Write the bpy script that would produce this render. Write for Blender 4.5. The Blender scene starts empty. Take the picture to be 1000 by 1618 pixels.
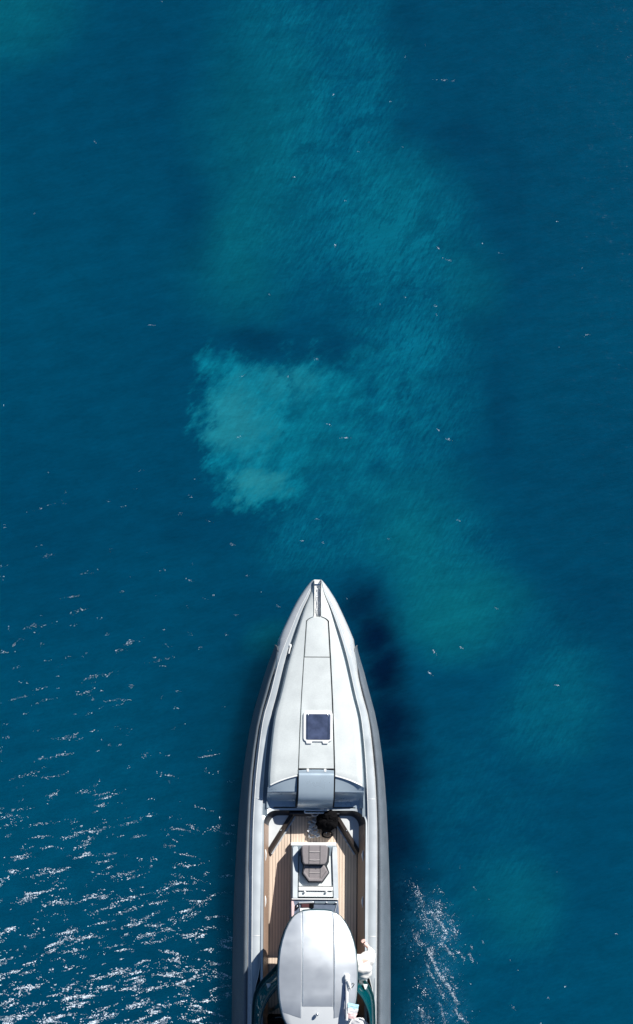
import bpy, bmesh, math, random
from mathutils import Vector, noise
R = math.radians
random.seed(7)
scene = bpy.context.scene
col = scene.collection

# ------------------------------------------------------------------ camera
CAMH = 35.0                       # drone height above the water
FPX = 2187.5                      # focal length in photo pixels
cam_d = bpy.data.cameras.new('camera'); cam = bpy.data.objects.new('camera', cam_d); col.objects.link(cam)
cam.location = (-2.36, 0, CAMH)   # straight down, a little to port of the boat
cam_d.sensor_fit = 'AUTO'; cam_d.sensor_width = 36
cam_d.lens = FPX / 1618 * 36
cam_d.shift_x = (500 - 345) / 1618
cam_d.shift_y = (1400 - 809) / 1618
cam_d.clip_end = 2000
scene.camera = cam

# ------------------------------------------------------------------ sky, sun, exposure
SUN_EL, SUN_AZ = 39.5, 40.0       # azimuth from +Y (bow) towards +X (starboard)
w = bpy.data.worlds.new('World'); scene.world = w; w.use_nodes = True
nt = w.node_tree; nt.nodes.clear()
so = nt.nodes.new('ShaderNodeOutputWorld'); bg = nt.nodes.new('ShaderNodeBackground')
sk = nt.nodes.new('ShaderNodeTexSky'); sk.sky_type = 'NISHITA'; sk.sun_disc = False
sk.sun_elevation = R(SUN_EL); sk.sun_rotation = R(SUN_AZ); sk.air_density = 1.0; sk.dust_density = 0.0; sk.ozone_density = 4.0
bg.inputs['Strength'].default_value = 0.05
nt.links.new(sk.outputs[0], bg.inputs[0]); nt.links.new(bg.outputs[0], so.inputs[0])
sd = bpy.data.lights.new('sun', 'SUN'); sun = bpy.data.objects.new('sun', sd); col.objects.link(sun)
sd.energy = 5.0; sd.angle = R(0.5); sd.color = (1.0, 0.95, 0.88)
S = Vector((math.cos(R(SUN_EL))*math.sin(R(SUN_AZ)), math.cos(R(SUN_EL))*math.cos(R(SUN_AZ)), math.sin(R(SUN_EL))))
sun.rotation_euler = S.to_track_quat('Z', 'Y').to_euler(); sun.location = S*30
vs = scene.view_settings; vs.view_transform = 'Standard'; vs.look = 'None'; vs.exposure = 0.35; vs.gamma = 1.0

# ------------------------------------------------------------------ helpers
def tag(o, label=None, cat=None, group=None, kind=None):
    if label: o['label'] = label
    if cat: o['category'] = cat
    if group: o['group'] = group
    if kind: o['kind'] = kind
    return o
def empty(name, loc=(0, 0, 0)):
    o = bpy.data.objects.new(name, None); col.objects.link(o); o.location = loc; o.empty_display_size = .2
    return o
def W(px, py, z):                 # plan position of a measured point at height z
    k = (CAMH - z) / FPX
    return Vector(((px - 345)*k - 2.36, (1400 - py)*k, z))
def Hh(h, py, z, s=1):            # point at half-width h (measured) either side of the boat's axis
    k = (CAMH - z) / FPX
    return Vector((s*h*k, (1400 - py)*k, z))
def lerp_table(t, x):
    if x <= t[0][0]: return t[0][1]
    for (a, va), (b, vb) in zip(t, t[1:]):
        if x <= b:
            return va + (vb - va)*(x - a)/(b - a)
    return t[-1][1]
def smooth_table(t):
    "Catmull-Rom through the table, sampled on call"
    n = len(t)
    def f(x):
        if x <= t[0][0]: return t[0][1]
        if x >= t[-1][0]: return t[-1][1]
        for i in range(n-1):
            if x <= t[i+1][0]: break
        x0, y0 = t[i]; x1, y1 = t[i+1]; h = x1 - x0
        d = (y1-y0)/h
        def slope(j):
            if j == 0: return (t[1][1]-t[0][1])/(t[1][0]-t[0][0])
            if j == n-1: return (t[-1][1]-t[-2][1])/(t[-1][0]-t[-2][0])
            a = (t[j][1]-t[j-1][1])/(t[j][0]-t[j-1][0]); b = (t[j+1][1]-t[j][1])/(t[j+1][0]-t[j][0])
            if a*b <= 0: return 0
            return 2*a*b/(a+b)
        m0, m1 = slope(i)*h, slope(i+1)*h
        u = (x-x0)/h
        return (2*u**3-3*u*u+1)*y0+(u**3-2*u*u+u)*m0+(-2*u**3+3*u*u)*y1+(u**3-u*u)*m1
    return f
def mk(name, verts, faces, mat, parent=None, smooth=True, bevel=0, seg=2, sharp=40, sub=0, thick=0):
    me = bpy.data.meshes.new(name)
    vv = [Vector(v) for v in verts]
    if parent is not None and parent.type == 'EMPTY':
        L = parent.location; vv = [v - L for v in vv]
    me.from_pydata([tuple(v) for v in vv], [], faces); me.update()
    bm = bmesh.new(); bm.from_mesh(me)
    bmesh.ops.remove_doubles(bm, verts=bm.verts, dist=1e-5)
    bmesh.ops.recalc_face_normals(bm, faces=bm.faces)
    # open surfaces: make them face up
    if any(e.is_boundary for e in bm.edges):
        if sum(f.normal.z*f.calc_area() for f in bm.faces) < 0:
            bmesh.ops.reverse_faces(bm, faces=bm.faces)
    bm.to_mesh(me); bm.free()
    o = bpy.data.objects.new(name, me); col.objects.link(o)
    if mat: me.materials.append(mat)
    if parent is not None: o.parent = parent
    if thick:
        m = o.modifiers.new('thickness', 'SOLIDIFY'); m.thickness = thick; m.offset = -1
    if bevel:
        m = o.modifiers.new('bevel', 'BEVEL'); m.width = bevel; m.segments = seg; m.limit_method = 'ANGLE'; m.angle_limit = R(30); m.use_clamp_overlap = True
    if sub:
        m = o.modifiers.new('sub', 'SUBSURF'); m.levels = sub; m.render_levels = sub
    if smooth:
        me.polygons.foreach_set('use_smooth', [True]*len(me.polygons))
        if not sub:
            me.set_sharp_from_angle(angle=R(sharp))
    return o
def mesh_child(par, o):           # re-parent a mesh as a sub-part of a mesh part (same frame)
    o.parent = par; return o
def grid(rows, closed=False):
    n = len(rows[0]); V = [p for r in rows for p in r]; F = []
    for i in range(len(rows)-1):
        for j in range(n if closed else n-1):
            a = i*n+j; b = i*n+(j+1) % n
            F.append((a, b, b+n, a+n))
    return V, F
def prism(poly, z0, z1=None, ztop=None):
    "poly: list of (x,y); z1 top height (number or function)"
    n = len(poly)
    top = [Vector((x, y, ztop(x, y) if ztop else z1)) for x, y in poly]
    bot = [Vector((x, y, z0)) for x, y in poly]
    F = [tuple(range(n)), tuple(range(2*n-1, n-1, -1))]
    for i in range(n):
        j = (i+1) % n; F.append((i, j, n+j, n+i))
    return top+bot, F
def pxpoly(pts, z):
    return [tuple(W(a, b, z))[:2] for a, b in pts]
def rrect(x0, y0, x1, y1, r, n=5):
    P = []
    for cx, cy, a0 in ((x1-r, y1-r, 0), (x0+r, y1-r, 90), (x0+r, y0+r, 180), (x1-r, y0+r, 270)):
        for i in range(n+1):
            a = R(a0+90*i/n); P.append((cx+r*math.cos(a), cy+r*math.sin(a)))
    return P
def tube(path, rad, n=10, cap=True, closed=False):
    path = [Vector(p) for p in path]; rows = []; m = len(path)
    up = Vector((0, 0, 1)); last = None
    for i, p in enumerate(path):
        if closed: d = path[(i+1) % m]-path[i-1]
        else: d = path[min(i+1, m-1)]-path[max(i-1, 0)]
        d.normalize()
        a = (last - d*last.dot(d)) if last is not None else (d.cross(up) if abs(d.z) < .95 else d.cross(Vector((1, 0, 0))))
        a.normalize(); last = a; b = d.cross(a)
        r = rad[i] if isinstance(rad, (list, tuple)) else rad
        rows.append([p + (a*math.cos(2*math.pi*k/n)+b*math.sin(2*math.pi*k/n))*r for k in range(n)])
    if closed: rows.append(rows[0])
    V, F = grid(rows, True)
    if cap and not closed:
        F.append(tuple(range(n))); F.append(tuple(range(len(V)-n, len(V))))
    return V, F
def join(*vf):
    V, F = [], []
    for v, f in vf:
        o = len(V); V += list(v); F += [tuple(i+o for i in q) for q in f]
    return V, F
def box(x0, x1, y0, y1, z0, z1):
    return prism([(x0, y0), (x1, y0), (x1, y1), (x0, y1)], z0, z1)
def ellipsoid(c, rx, ry, rz, nu=14, nv=8):
    rows = []
    for i in range(nv+1):
        t = math.pi*i/nv
        rows.append([Vector((c[0]+rx*math.sin(t)*math.cos(2*math.pi*k/nu), c[1]+ry*math.sin(t)*math.sin(2*math.pi*k/nu), c[2]+rz*math.cos(t))) for k in range(nu)])
    return grid(rows, True)

# ------------------------------------------------------------------ materials
def mat(name, color, rough=.5, metal=0.0, spec=.5, coat=0.0, var=0.0, vscale=8, bump=0.0, bscale=60, speck=0.0, alpha=1.0, trans=0.0, ior=1.45, stretch=None):
    m = bpy.data.materials.new(name); m.use_nodes = True
    N = m.node_tree.nodes; L = m.node_tree.links; b = N['Principled BSDF']
    b.inputs['Base Color'].default_value = (*color, 1); b.inputs['Roughness'].default_value = rough
    b.inputs['Metallic'].default_value = metal; b.inputs['Specular IOR Level'].default_value = spec
    b.inputs['Coat Weight'].default_value = coat; b.inputs['Coat Roughness'].default_value = .08
    b.inputs['Transmission Weight'].default_value = trans; b.inputs['IOR'].default_value = ior
    b.inputs['Alpha'].default_value = alpha
    tc = N.new('ShaderNodeTexCoord'); src = tc.outputs['Object']
    if stretch:
        mp = N.new('ShaderNodeMapping'); mp.inputs['Scale'].default_value = stretch; L.new(src, mp.inputs[0]); src = mp.outputs[0]
    if var or speck:
        n1 = N.new('ShaderNodeTexNoise'); n1.inputs['Scale'].default_value = vscale; n1.inputs['Detail'].default_value = 6; L.new(src, n1.inputs['Vector'])
        mr = N.new('ShaderNodeMapRange'); mr.inputs[1].default_value = .3; mr.inputs[2].default_value = .7
        mr.inputs[3].default_value = 1-var; mr.inputs[4].default_value = 1+var; L.new(n1.outputs[0], mr.inputs[0])
        out = mr.outputs[0]
        if speck:
            n2 = N.new('ShaderNodeTexNoise'); n2.inputs['Scale'].default_value = vscale*14; n2.inputs['Detail'].default_value = 3; L.new(src, n2.inputs['Vector'])
            m2 = N.new('ShaderNodeMapRange'); m2.inputs[1].default_value = .35; m2.inputs[2].default_value = .65
            m2.inputs[3].default_value = 1-speck; m2.inputs[4].default_value = 1+speck; L.new(n2.outputs[0], m2.inputs[0])
            mm = N.new('ShaderNodeMath'); mm.operation = 'MULTIPLY'; L.new(out, mm.inputs[0]); L.new(m2.outputs[0], mm.inputs[1]); out = mm.outputs[0]
        vm = N.new('ShaderNodeVectorMath'); vm.operation = 'SCALE'; vm.inputs[0].default_value = color; L.new(out, vm.inputs['Scale'])
        L.new(vm.outputs[0], b.inputs['Base Color'])
        rr = N.new('ShaderNodeMapRange'); rr.inputs[1].default_value = .3; rr.inputs[2].default_value = .7
        rr.inputs[3].default_value = max(0.02, rough*.8); rr.inputs[4].default_value = min(1, rough*1.25); L.new(n1.outputs[0], rr.inputs[0]); L.new(rr.outputs[0], b.inputs['Roughness'])
    if bump:
        n3 = N.new('ShaderNodeTexNoise'); n3.inputs['Scale'].default_value = bscale; n3.inputs['Detail'].default_value = 4; L.new(src, n3.inputs['Vector'])
        bp = N.new('ShaderNodeBump'); bp.inputs['Strength'].default_value = bump; bp.inputs['Distance'].default_value = .01
        L.new(n3.outputs[0], bp.inputs['Height']); L.new(bp.outputs[0], b.inputs['Normal'])
    return m
M = {}
M['hull'] = mat('silver_gelcoat', (.68, .72, .75), .26, .35, .5, .5, var=.03, vscale=3)
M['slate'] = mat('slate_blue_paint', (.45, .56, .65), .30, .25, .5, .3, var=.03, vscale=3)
M['lining_shade'] = mat('black_lining_shade', (.012, .014, .022), .45)  # forward teak lining, its shade painted in as near black
M['diag'] = mat('shaded_oiled_teak', (.032, .025, .022), .4, 0, .4, var=.15, vscale=2, stretch=(30, 1, 30))  # same oiled teak, darkened to carry the shade on the diagonal
M['deck'] = mat('pale_deck_paint', (.67, .725, .73), .42, .15, .5, 0, var=.045, vscale=2.2, speck=.03, bump=.15, bscale=160)
M['gun'] = mat('grey_side_deck', (.55, .61, .65), .42, .2, .5, 0, var=.03, vscale=3)
M['white'] = mat('white_gelcoat', (.82, .84, .84), .3, 0, .5, .3, var=.02)
M['groove'] = mat('grey_groove_paint', (.22, .28, .33), .45, .2, .5, var=.05)
M['seam'] = mat('dark_seam', (.03, .035, .045), .7)
M['tube'] = mat('grey_tube_fabric', (.14, .172, .205), .42, 0, .45, var=.08, vscale=3, speck=.10, bump=.5, bscale=70)
M['trim'] = mat('tube_trim_rubber', (.10, .11, .12), .55, var=.05)
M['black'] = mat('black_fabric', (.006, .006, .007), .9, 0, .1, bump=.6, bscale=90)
M['rope'] = mat('black_rope', (.008, .008, .01), .8, 0, .2, bump=.6, bscale=200)
M['steel'] = mat('polished_steel', (.75, .77, .8), .18, 1.0)
M['chain'] = mat('galvanised_chain', (.80, .83, .86), .35, .35, var=.1, vscale=30)
M['glass'] = mat('dark_hatch_glass', (.06, .08, .15), .2, 0, .8, .6, var=.35, vscale=5)
M['tint'] = mat('green_tinted_glass', (.0, .062, .075), .06, 0, .7, .4, alpha=.90, var=.15, vscale=2)
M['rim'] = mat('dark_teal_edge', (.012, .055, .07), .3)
M['cushion'] = mat('grey_brown_upholstery', (.27, .25, .26), .7, 0, .3, var=.06, vscale=12, bump=.5, bscale=180)
M['stitch'] = mat('pale_seat_piping', (.42, .40, .40), .7)
M['dash'] = mat('grey_dashboard', (.13, .17, .24), .5, var=.1, vscale=10)
M['screen'] = mat('dark_plotter_screen', (.10, .045, .05), .2)
M['pad'] = mat('pale_locker_paint', (.66, .70, .72), .45, 0, .5, var=.03)
M['navy'] = mat('navy_mast_shade', (.02, .05, .20), .8)
M['cloth'] = mat('white_cloth', (.85, .86, .88), .85, 0, .2, bump=.4, bscale=30)
M['shirt'] = mat('white_linen', (.94, .93, .90), .85, 0, .2, var=.02, bump=.5, bscale=25)
M['pink'] = mat('pale_pink_cloth', (.85, .62, .62), .85, 0, .2)
M['paleblue'] = mat('pale_blue_cloth', (.42, .66, .78), .85, 0, .2)
M['skin'] = mat('skin', (.90, .62, .54), .5, 0, .4)
M['hair'] = mat('dark_hair', (.02, .014, .01), .6)
M['brace'] = mat('brown_bracelet', (.20, .15, .11), .6)
M['shorts'] = mat('navy_shorts', (.03, .05, .10), .8)
M['top'] = mat('silver_roof_paint', (.64, .69, .74), .43, .65, .5, .2, var=.03, vscale=1.5)
M['toprim'] = mat('roof_shell_paint', (.66, .70, .73), .4, .1, .5)
M['glitter_and_foam'] = mat('sun_glitter_and_foam', (.80, .90, 1.0), .6, 0, .5)  # white of the modelled sun glitter and of the wash
_n = M['glitter_and_foam'].node_tree.nodes; _l = M['glitter_and_foam'].node_tree.links
_t = _n.new('ShaderNodeTexCoord'); _q = _n.new('ShaderNodeTexNoise'); _q.inputs['Scale'].default_value = 7; _q.inputs['Detail'].default_value = 3
_m = _n.new('ShaderNodeMapRange'); _m.inputs[1].default_value = .38; _m.inputs[2].default_value = .60; _m.inputs[3].default_value = .22; _m.inputs[4].default_value = .95
_l.new(_t.outputs['Object'], _q.inputs['Vector']); _l.new(_q.outputs[0], _m.inputs[0]); _l.new(_m.outputs[0], _n['Principled BSDF'].inputs['Alpha'])

def teak(name, base, dark, pitch=.0725, caulk=.11):
    m = bpy.data.materials.new(name); m.use_nodes = True
    N = m.node_tree.nodes; L = m.node_tree.links; b = N['Principled BSDF']
    tc = N.new('ShaderNodeTexCoord'); sx = N.new('ShaderNodeSeparateXYZ'); L.new(tc.outputs['Object'], sx.inputs[0])
    def math_(op, a, bb=None):
        n = N.new('ShaderNodeMath'); n.operation = op
        for i, v in enumerate((a, bb)):
            if v is None: continue
            if isinstance(v, (int, float)): n.inputs[i].default_value = v
            else: L.new(v, n.inputs[i])
        return n.outputs[0]
    t = math_('DIVIDE', math_('ADD', sx.outputs[0], 10.0), pitch)
    fr = math_('FRACT', t); pid = math_('FLOOR', t)
    line = math_('LESS_THAN', fr, caulk)
    wn = N.new('ShaderNodeTexWhiteNoise'); wn.noise_dimensions = '1D'; L.new(pid, wn.inputs['W'])
    mp = N.new('ShaderNodeMapping'); mp.inputs['Scale'].default_value = (60, 3, 3); L.new(tc.outputs['Object'], mp.inputs[0])
    ns = N.new('ShaderNodeTexNoise'); ns.inputs['Scale'].default_value = 1; ns.inputs['Detail'].default_value = 7; L.new(mp.outputs[0], ns.inputs['Vector'])
    f = math_('ADD', math_('MULTIPLY', wn.outputs[0], .28), math_('MULTIPLY', ns.outputs[0], .55))
    cr = N.new('ShaderNodeMix'); cr.data_type = 'RGBA'
    L.new(f, cr.inputs[0]); cr.inputs[6].default_value = (*[c*1.12 for c in base], 1); cr.inputs[7].default_value = (*[c*.62 for c in base], 1)
    mx = N.new('ShaderNodeMix'); mx.data_type = 'RGBA'; L.new(line, mx.inputs[0]); L.new(cr.outputs[2], mx.inputs[6]); mx.inputs[7].default_value = (*dark, 1)
    L.new(mx.outputs[2], b.inputs['Base Color']); b.inputs['Roughness'].default_value = .6; b.inputs['Specular IOR Level'].default_value = .3
    return m
M['teak'] = teak('teak_planks', (.75, .615, .50), (.16, .11, .09))
M['teakcap'] = mat('oiled_teak', (.34, .24, .18), .4, 0, .4, var=.15, vscale=2, stretch=(30, 1, 30))

# ------------------------------------------------------------------ sea
def sea_material():
    m = bpy.data.materials.new('sea_water'); m.use_nodes = True
    N = m.node_tree.nodes; L = m.node_tree.links; b = N['Principled BSDF']
    tc = N.new('ShaderNodeTexCoord'); P = tc.outputs['Object']
    def put(sock, v):
        if hasattr(v, 'is_linked') or isinstance(v, bpy.types.NodeSocket): L.new(v, sock)
        else: sock.default_value = v
    def ma(op, a, bb=None, clamp=False):
        n = N.new('ShaderNodeMath'); n.operation = op; n.use_clamp = clamp
        put(n.inputs[0], a)
        if bb is not None: put(n.inputs[1], bb)
        return n.outputs[0]
    def vm(op, a, bb=None, scale=None):
        n = N.new('ShaderNodeVectorMath'); n.operation = op; put(n.inputs[0], a)
        if bb is not None: put(n.inputs[1], bb)
        if scale is not None: put(n.inputs['Scale'], scale)
        return n.outputs['Value'] if op == 'LENGTH' else n.outputs[0]
    def noise_(vec, scale, detail=5, rough=.5, colr=False):
        n = N.new('ShaderNodeTexNoise'); n.inputs['Scale'].default_value = scale; n.inputs['Detail'].default_value = detail; n.inputs['Roughness'].default_value = rough
        L.new(vec, n.inputs['Vector']); return n.outputs['Color' if colr else 0]
    def mapping(vec, rot, sc):
        n = N.new('ShaderNodeMapping'); n.vector_type = 'TEXTURE'; n.inputs['Rotation'].default_value = (0, 0, R(rot)); n.inputs['Scale'].default_value = sc; L.new(vec, n.inputs[0]); return n.outputs[0]
    def mr(v, a, bb, c, d, smooth=False):
        n = N.new('ShaderNodeMapRange'); n.interpolation_type = 'SMOOTHSTEP' if smooth else 'LINEAR'
        put(n.inputs[0], v); n.inputs[1].default_value = a; n.inputs[2].default_value = bb; n.inputs[3].default_value = c; n.inputs[4].default_value = d
        return n.outputs[0]
    def mix(f, a, bb):
        n = N.new('ShaderNodeMix'); n.data_type = 'RGBA'; n.clamp_factor = True
        put(n.inputs[0], f)
        for i, v in ((6, a), (7, bb)):
            if isinstance(v, tuple): n.inputs[i].default_value = (*v, 1)
            else: L.new(v, n.inputs[i])
        return n.outputs[2]
    flat = vm('MULTIPLY', P, (1, 1, 0))
    # billowing silt: warp the plan by two octaves of noise
    w1 = vm('SUBTRACT', noise_(flat, .42, 4, .55, True), (.5, .5, .5))
    w2 = vm('SUBTRACT', noise_(mapping(flat, 38, (1, .45, 1)), 1.7, 6, .62, True), (.5, .5, .5))
    w4 = vm('SUBTRACT', noise_(flat, 1.0, 4, .6, True), (.5, .5, .5))
    w3 = vm('SUBTRACT', noise_(mapping(flat, 50, (1, .4, 1)), 5.5, 6, .65, True), (.5, .5, .5))
    wp = vm('ADD', vm('ADD', vm('ADD', flat, vm('SCALE', w1, scale=1.1)), vm('SCALE', w4, scale=1.25)), vm('ADD', vm('SCALE', w2, scale=1.3), vm('SCALE', w3, scale=.5)))
    wp = vm('MULTIPLY', wp, (1, 1, 0))
    soft = vm('MULTIPLY', vm('ADD', flat, vm('SCALE', w1, scale=1.5)), (1, 1, 0))
    def blobs(lst, src, inner=.15, op='ADD'):
        tot = None
        for cx, cy, rx, ry, s in lst:
            c = ((cx-492.5)/62.5, (1400-cy)/62.5, 0)
            d = vm('LENGTH', vm('MULTIPLY', vm('SUBTRACT', src, c), (62.5/rx, 62.5/ry, 0)))
            v = mr(d, 1.0, inner, 0, s, True)
            tot = v if tot is None else ma(op, tot, v)
        return tot
    bright = blobs([(372, 712, 80, 70, .72), (390, 650, 112, 112, .9), (412, 765, 100, 70, .8), (480, 625, 140, 95, .55), (350, 595, 55, 60, .55), (430, 700, 110, 110, .6), (560, 640, 190, 140, .25), (520, 760, 120, 90, .2)], wp, .35, 'MAXIMUM')
    fb = noise_(mapping(flat, 42, (1, .55, 1)), 1.35, 9, .68)
    bright = ma('MULTIPLY', mr(ma('ADD', bright, mr(fb, .3, .7, -.42, .42)), -.08, 1.08, 0, 1.0, True), mr(bright, .0, .22, 0, 1, True))
    sand = blobs([(375, 660, 85, 80, .75), (400, 765, 62, 50, 1.0), (450, 600, 90, 50, .4)], wp, .1, 'MAXIMUM')
    teal = blobs([(520, 110, 150, 240, .42), (540, 330, 230, 230, .46), (640, 430, 150, 230, .42), (670, 600, 140, 150, .36), (600, 720, 190, 170, .32), (500, 860, 150, 80, .42),
                  (700, 860, 140, 110, .36), (870, 1080, 130, 190, .22), (760, 1270, 210, 220, .14), (640, 560, 110, 60, .3), (430, 30, 120, 120, .2), (590, 380, 90, 60, .16), (690, 1500, 110, 170, .10),
                  (150, 1300, 500, 420, .07), (620, 130, 70, 100, .18), (820, 1500, 220, 200, .08)], soft, .1)
    green = blobs([(410, 230, 150, 330, .34), (360, 420, 130, 150, .30), (650, 800, 160, 110, .30), (720, 960, 160, 110, .70), (650, 870, 130, 80, .35), (820, 1430, 110, 130, .30), (0, 10, 190, 150, .42),
                   (620, 330, 130, 160, .22), (740, 450, 90, 110, .22), (470, 690, 160, 160, .22), (880, 1110, 120, 140, .22), (430, 1010, 60, 60, .3)], soft, .1)
    dark = blobs([(400, 530, 80, 34, .65), (560, 552, 110, 22, .35), (640, 70, 60, 150, .30), (300, 350, 70, 130, .42), (710, 215, 120, 55, .42), (795, 650, 45, 150, .34), (800, 300, 50, 100, .2), (330, 830, 170, 60, .25),
                  (940, 970, 120, 110, .32), (500, 560, 60, 20, .4), (760, 510, 60, 40, .3)], soft, .1)
    boat_shade = blobs([(572, 955, 58, 62, .8), (592, 1000, 62, 80, 1.0), (606, 1060, 66, 100, 1.0), (614, 1140, 72, 120, .95), (618, 1230, 82, 130, .9), (622, 1320, 84, 130, .85), (630, 1410, 90, 120, .75), (640, 1500, 92, 120, .6), (655, 1590, 100, 120, .5)], vm('MULTIPLY', vm('ADD', flat, vm('ADD', vm('SCALE', w1, scale=.9), vm('SCALE', w2, scale=.5))), (1, 1, 0)), .05, 'MAXIMUM')  # boat's shadow painted into the water colour
    # fine drawn-out streaks, as wind and current comb the silt
    st = noise_(mapping(flat, 58, (.9, .16, 1)), 2.3, 8, .65)
    st2 = noise_(mapping(flat, 75, (1.0, .22, 1)), 5.0, 6, .6)
    swell = noise_(mapping(flat, 12, (1.0, .35, 1)), 1.1, 5, .55)
    streak = ma('ADD', mr(st, .3, .70, .15, 1.9), mr(st2, .3, .7, -.4, .45))
    mott = mr(noise_(mapping(wp, 30, (1, .5, 1)), .8, 8, .66), .36, .62, .25, 1.45)
    body = ma('MULTIPLY', ma('MULTIPLY', ma('ADD', teal, ma('MULTIPLY', green, .4)), mott), streak)
    c = mix(mr(noise_(flat, .16, 3), .3, .7, 0, 1), (.0, .042, .092), (.0, .053, .108))
    c = mix(ma('MULTIPLY', body, 1.0, True), c, (.001, .108, .178))
    c = mix(ma('MULTIPLY', green, mr(st, .3, .7, .75, 1.1), True), c, (.002, .115, .145))
    c = mix(ma('MULTIPLY', ma('MULTIPLY', bright, mr(noise_(wp, 1.6, 8, .7), .35, .65, .62, 1.12)), mr(st, .3, .72, .6, 1.2), True), c, (.002, .168, .245))
    c = mix(ma('MULTIPLY', ma('MULTIPLY', sand, mr(bright, .25, .7, 0, 1), True), .62, True), c, (.018, .198, .238))
    c = mix(ma('MULTIPLY', dark, .9, True), c, (.0, .024, .062))
    c = mix(ma('MULTIPLY', boat_shade, .95, True), c, (.0, .006, .026))
    churn = ma('MULTIPLY', blobs([(668, 1440, 44, 60, .8), (690, 1475, 60, 66, .9), (690, 1530, 54, 80, .8), (705, 1590, 54, 70, .8), (662, 1600, 44, 50, .7), (650, 1490, 40, 60, .5), (635, 1400, 30, 30, .3)], flat, .1, 'MAXIMUM'), mr(noise_(mapping(wp, 62, (1, .3, 1)), 3.2, 8, .7), .42, .66, 0, 1))
    c = mix(ma('MULTIPLY', churn, .6, True), c, (.02, .17, .31))
    # the chop shows as a light mottling of the water colour too
    tone = ma('ADD', mr(swell, .3, .7, .90, 1.10), mr(noise_(mapping(flat, 14, (1, .3, 1)), 5, 6, .65), .3, .7, -.09, .09))
    c = vm('SCALE', c, scale=tone)
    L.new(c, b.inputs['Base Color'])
    b.inputs['Roughness'].default_value = .10; b.inputs['IOR'].default_value = 1.333
    m.node_tree.nodes['Principled BSDF'].subsurface_method = 'BURLEY'; b.inputs['Subsurface Weight'].default_value = 1.0; b.inputs['Subsurface Radius'].default_value = (1, 1, 1); b.inputs['Subsurface Scale'].default_value = 5.0; b.inputs['Specular IOR Level'].default_value = .28
    # chop
    h1 = noise_(mapping(flat, 12, (1.0, .42, 1)), 1.6, 4, .55)
    h2 = noise_(mapping(flat, 20, (1.0, .45, 1)), 7.0, 5, .6)
    hh = ma('ADD', ma('MULTIPLY', h1, .045), ma('MULTIPLY', h2, .0042))
    bp = N.new('ShaderNodeBump'); bp.inputs['Strength'].default_value = 1.0; bp.inputs['Distance'].default_value = 1.0
    L.new(hh, bp.inputs['Height']); L.new(bp.outputs[0], b.inputs['Normal'])
    return m
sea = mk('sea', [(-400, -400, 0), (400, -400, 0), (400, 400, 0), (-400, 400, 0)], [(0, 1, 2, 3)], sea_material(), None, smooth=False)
tag(sea, kind='structure')

# ------------------------------------------------------------------ the boat: measured lines (photo plan units, half-widths)
O_ = smooth_table([(917, 8), (920, 11), (926, 16), (935, 22.5), (950, 32), (974, 44), (1000, 56), (1020, 64.5), (1044, 74), (1070, 82), (1100, 90.5), (1136, 100), (1200, 110), (1248, 115.5), (1310, 120), (1380, 123.5), (1460, 126), (1660, 127.5)])
G1_ = smooth_table([(917, 6.5), (935, 14), (960, 27), (1000, 43), (1040, 58), (1100, 73), (1136, 83), (1200, 91), (1248, 95), (1320, 98), (1400, 98.5), (1660, 98.5)])
G0_ = smooth_table([(917, 6.0), (935, 10.5), (960, 22), (1000, 37), (1040, 49), (1100, 63), (1136, 72), (1200, 79), (1248, 82), (1290, 83.5), (1400, 84.5), (1520, 84.5), (1545, 88), (1570, 93.5), (1660, 95.5)])
D_ = smooth_table([(917, 5.6), (935, 9.0), (960, 18.5), (1000, 30.5), (1040, 42), (1100, 56), (1136, 65), (1200, 71.5), (1248, 74), (1300, 75)])
P_ = lambda py: lerp_table([(917, 5), (973.5, 5.2), (974.5, 7), (976, 11), (978, 14.5), (981, 17.5), (1038, 21), (1100, 24.5), (1160, 27), (1215, 28.7), (1300, 29.2)], py)
ZG = smooth_table([(917, 1.34), (1000, 1.22), (1100, 1.12), (1248, 1.0), (1400, .95), (1660, .92)])
ZD = lambda py: ZG(py) + lerp_table([(917, .015), (950, .06), (1000, .13), (1100, .20), (1180, .28), (1248, .34)], py)
def zdeck(h, py): return ZD(py) + .05*(1-min(1, (abs(h)/max(D_(py), 1))**2))
boat = empty('inflatable_boat', (0, 0, 0)); boat.rotation_euler = (0, 0, -.0065)
tag(boat, 'long silver rigid inflatable boat with teak cockpit and hard roof on the blue sea', 'boat')
pys = [917, 919, 922, 926, 931, 937, 945, 955, 966, 980] + list(range(995, 1661, 15))
# hull shell: from the edge of the side deck round the shoulder and down to the keel
rows = []
for py in pys:
    g, o, zg = G1_(py), O_(py), ZG(py)
    t = min(1, max(0, (py-1010)/60))                       # 0 at the bow, 1 where the tube sits
    under = (1-t)
    r = []
    prof = [(g, zg), (g+(o-g)*.45, zg-.015), (g+(o-g)*.8, zg-.07), (o*.985 if t == 0 else o*.985-14*t, zg-.16), (o-18*t, zg-.28-.02*t), (o*.93-24*t, .55), (o*.80-22*t, .15), (o*.62-12*t, -.15), (0, -.45)]
    if t > 0:
        prof[1] = (g+1.2+(prof[1][0]-g-1.2)*(1-t), zg-.06*t-.01); prof[2] = (g+3.2+(prof[2][0]-g-3.2)*(1-t), zg-.16); prof[3] = (min(prof[3][0], max(g+3.4, prof[3][0]*(1-t)+(g+3.5)*t)), zg-.24)
    for k, (h, z) in enumerate(prof):
        rake = max(0, (zg-.16-z))*.9*max(0, 1-(py-917)/150)
        p = Hh(h, py, z); p.y -= rake; r.append(p)
    rows.append(r)
def mirror(rows): return [[Vector((-p.x, p.y, p.z)) for p in r] for r in rows]
full = [list(reversed([Vector((-p.x, p.y, p.z)) for p in r]))[1:] if False else [Vector((-p.x, p.y, p.z)) for p in r][:-1] + list(reversed(r)) for r in rows]
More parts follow.
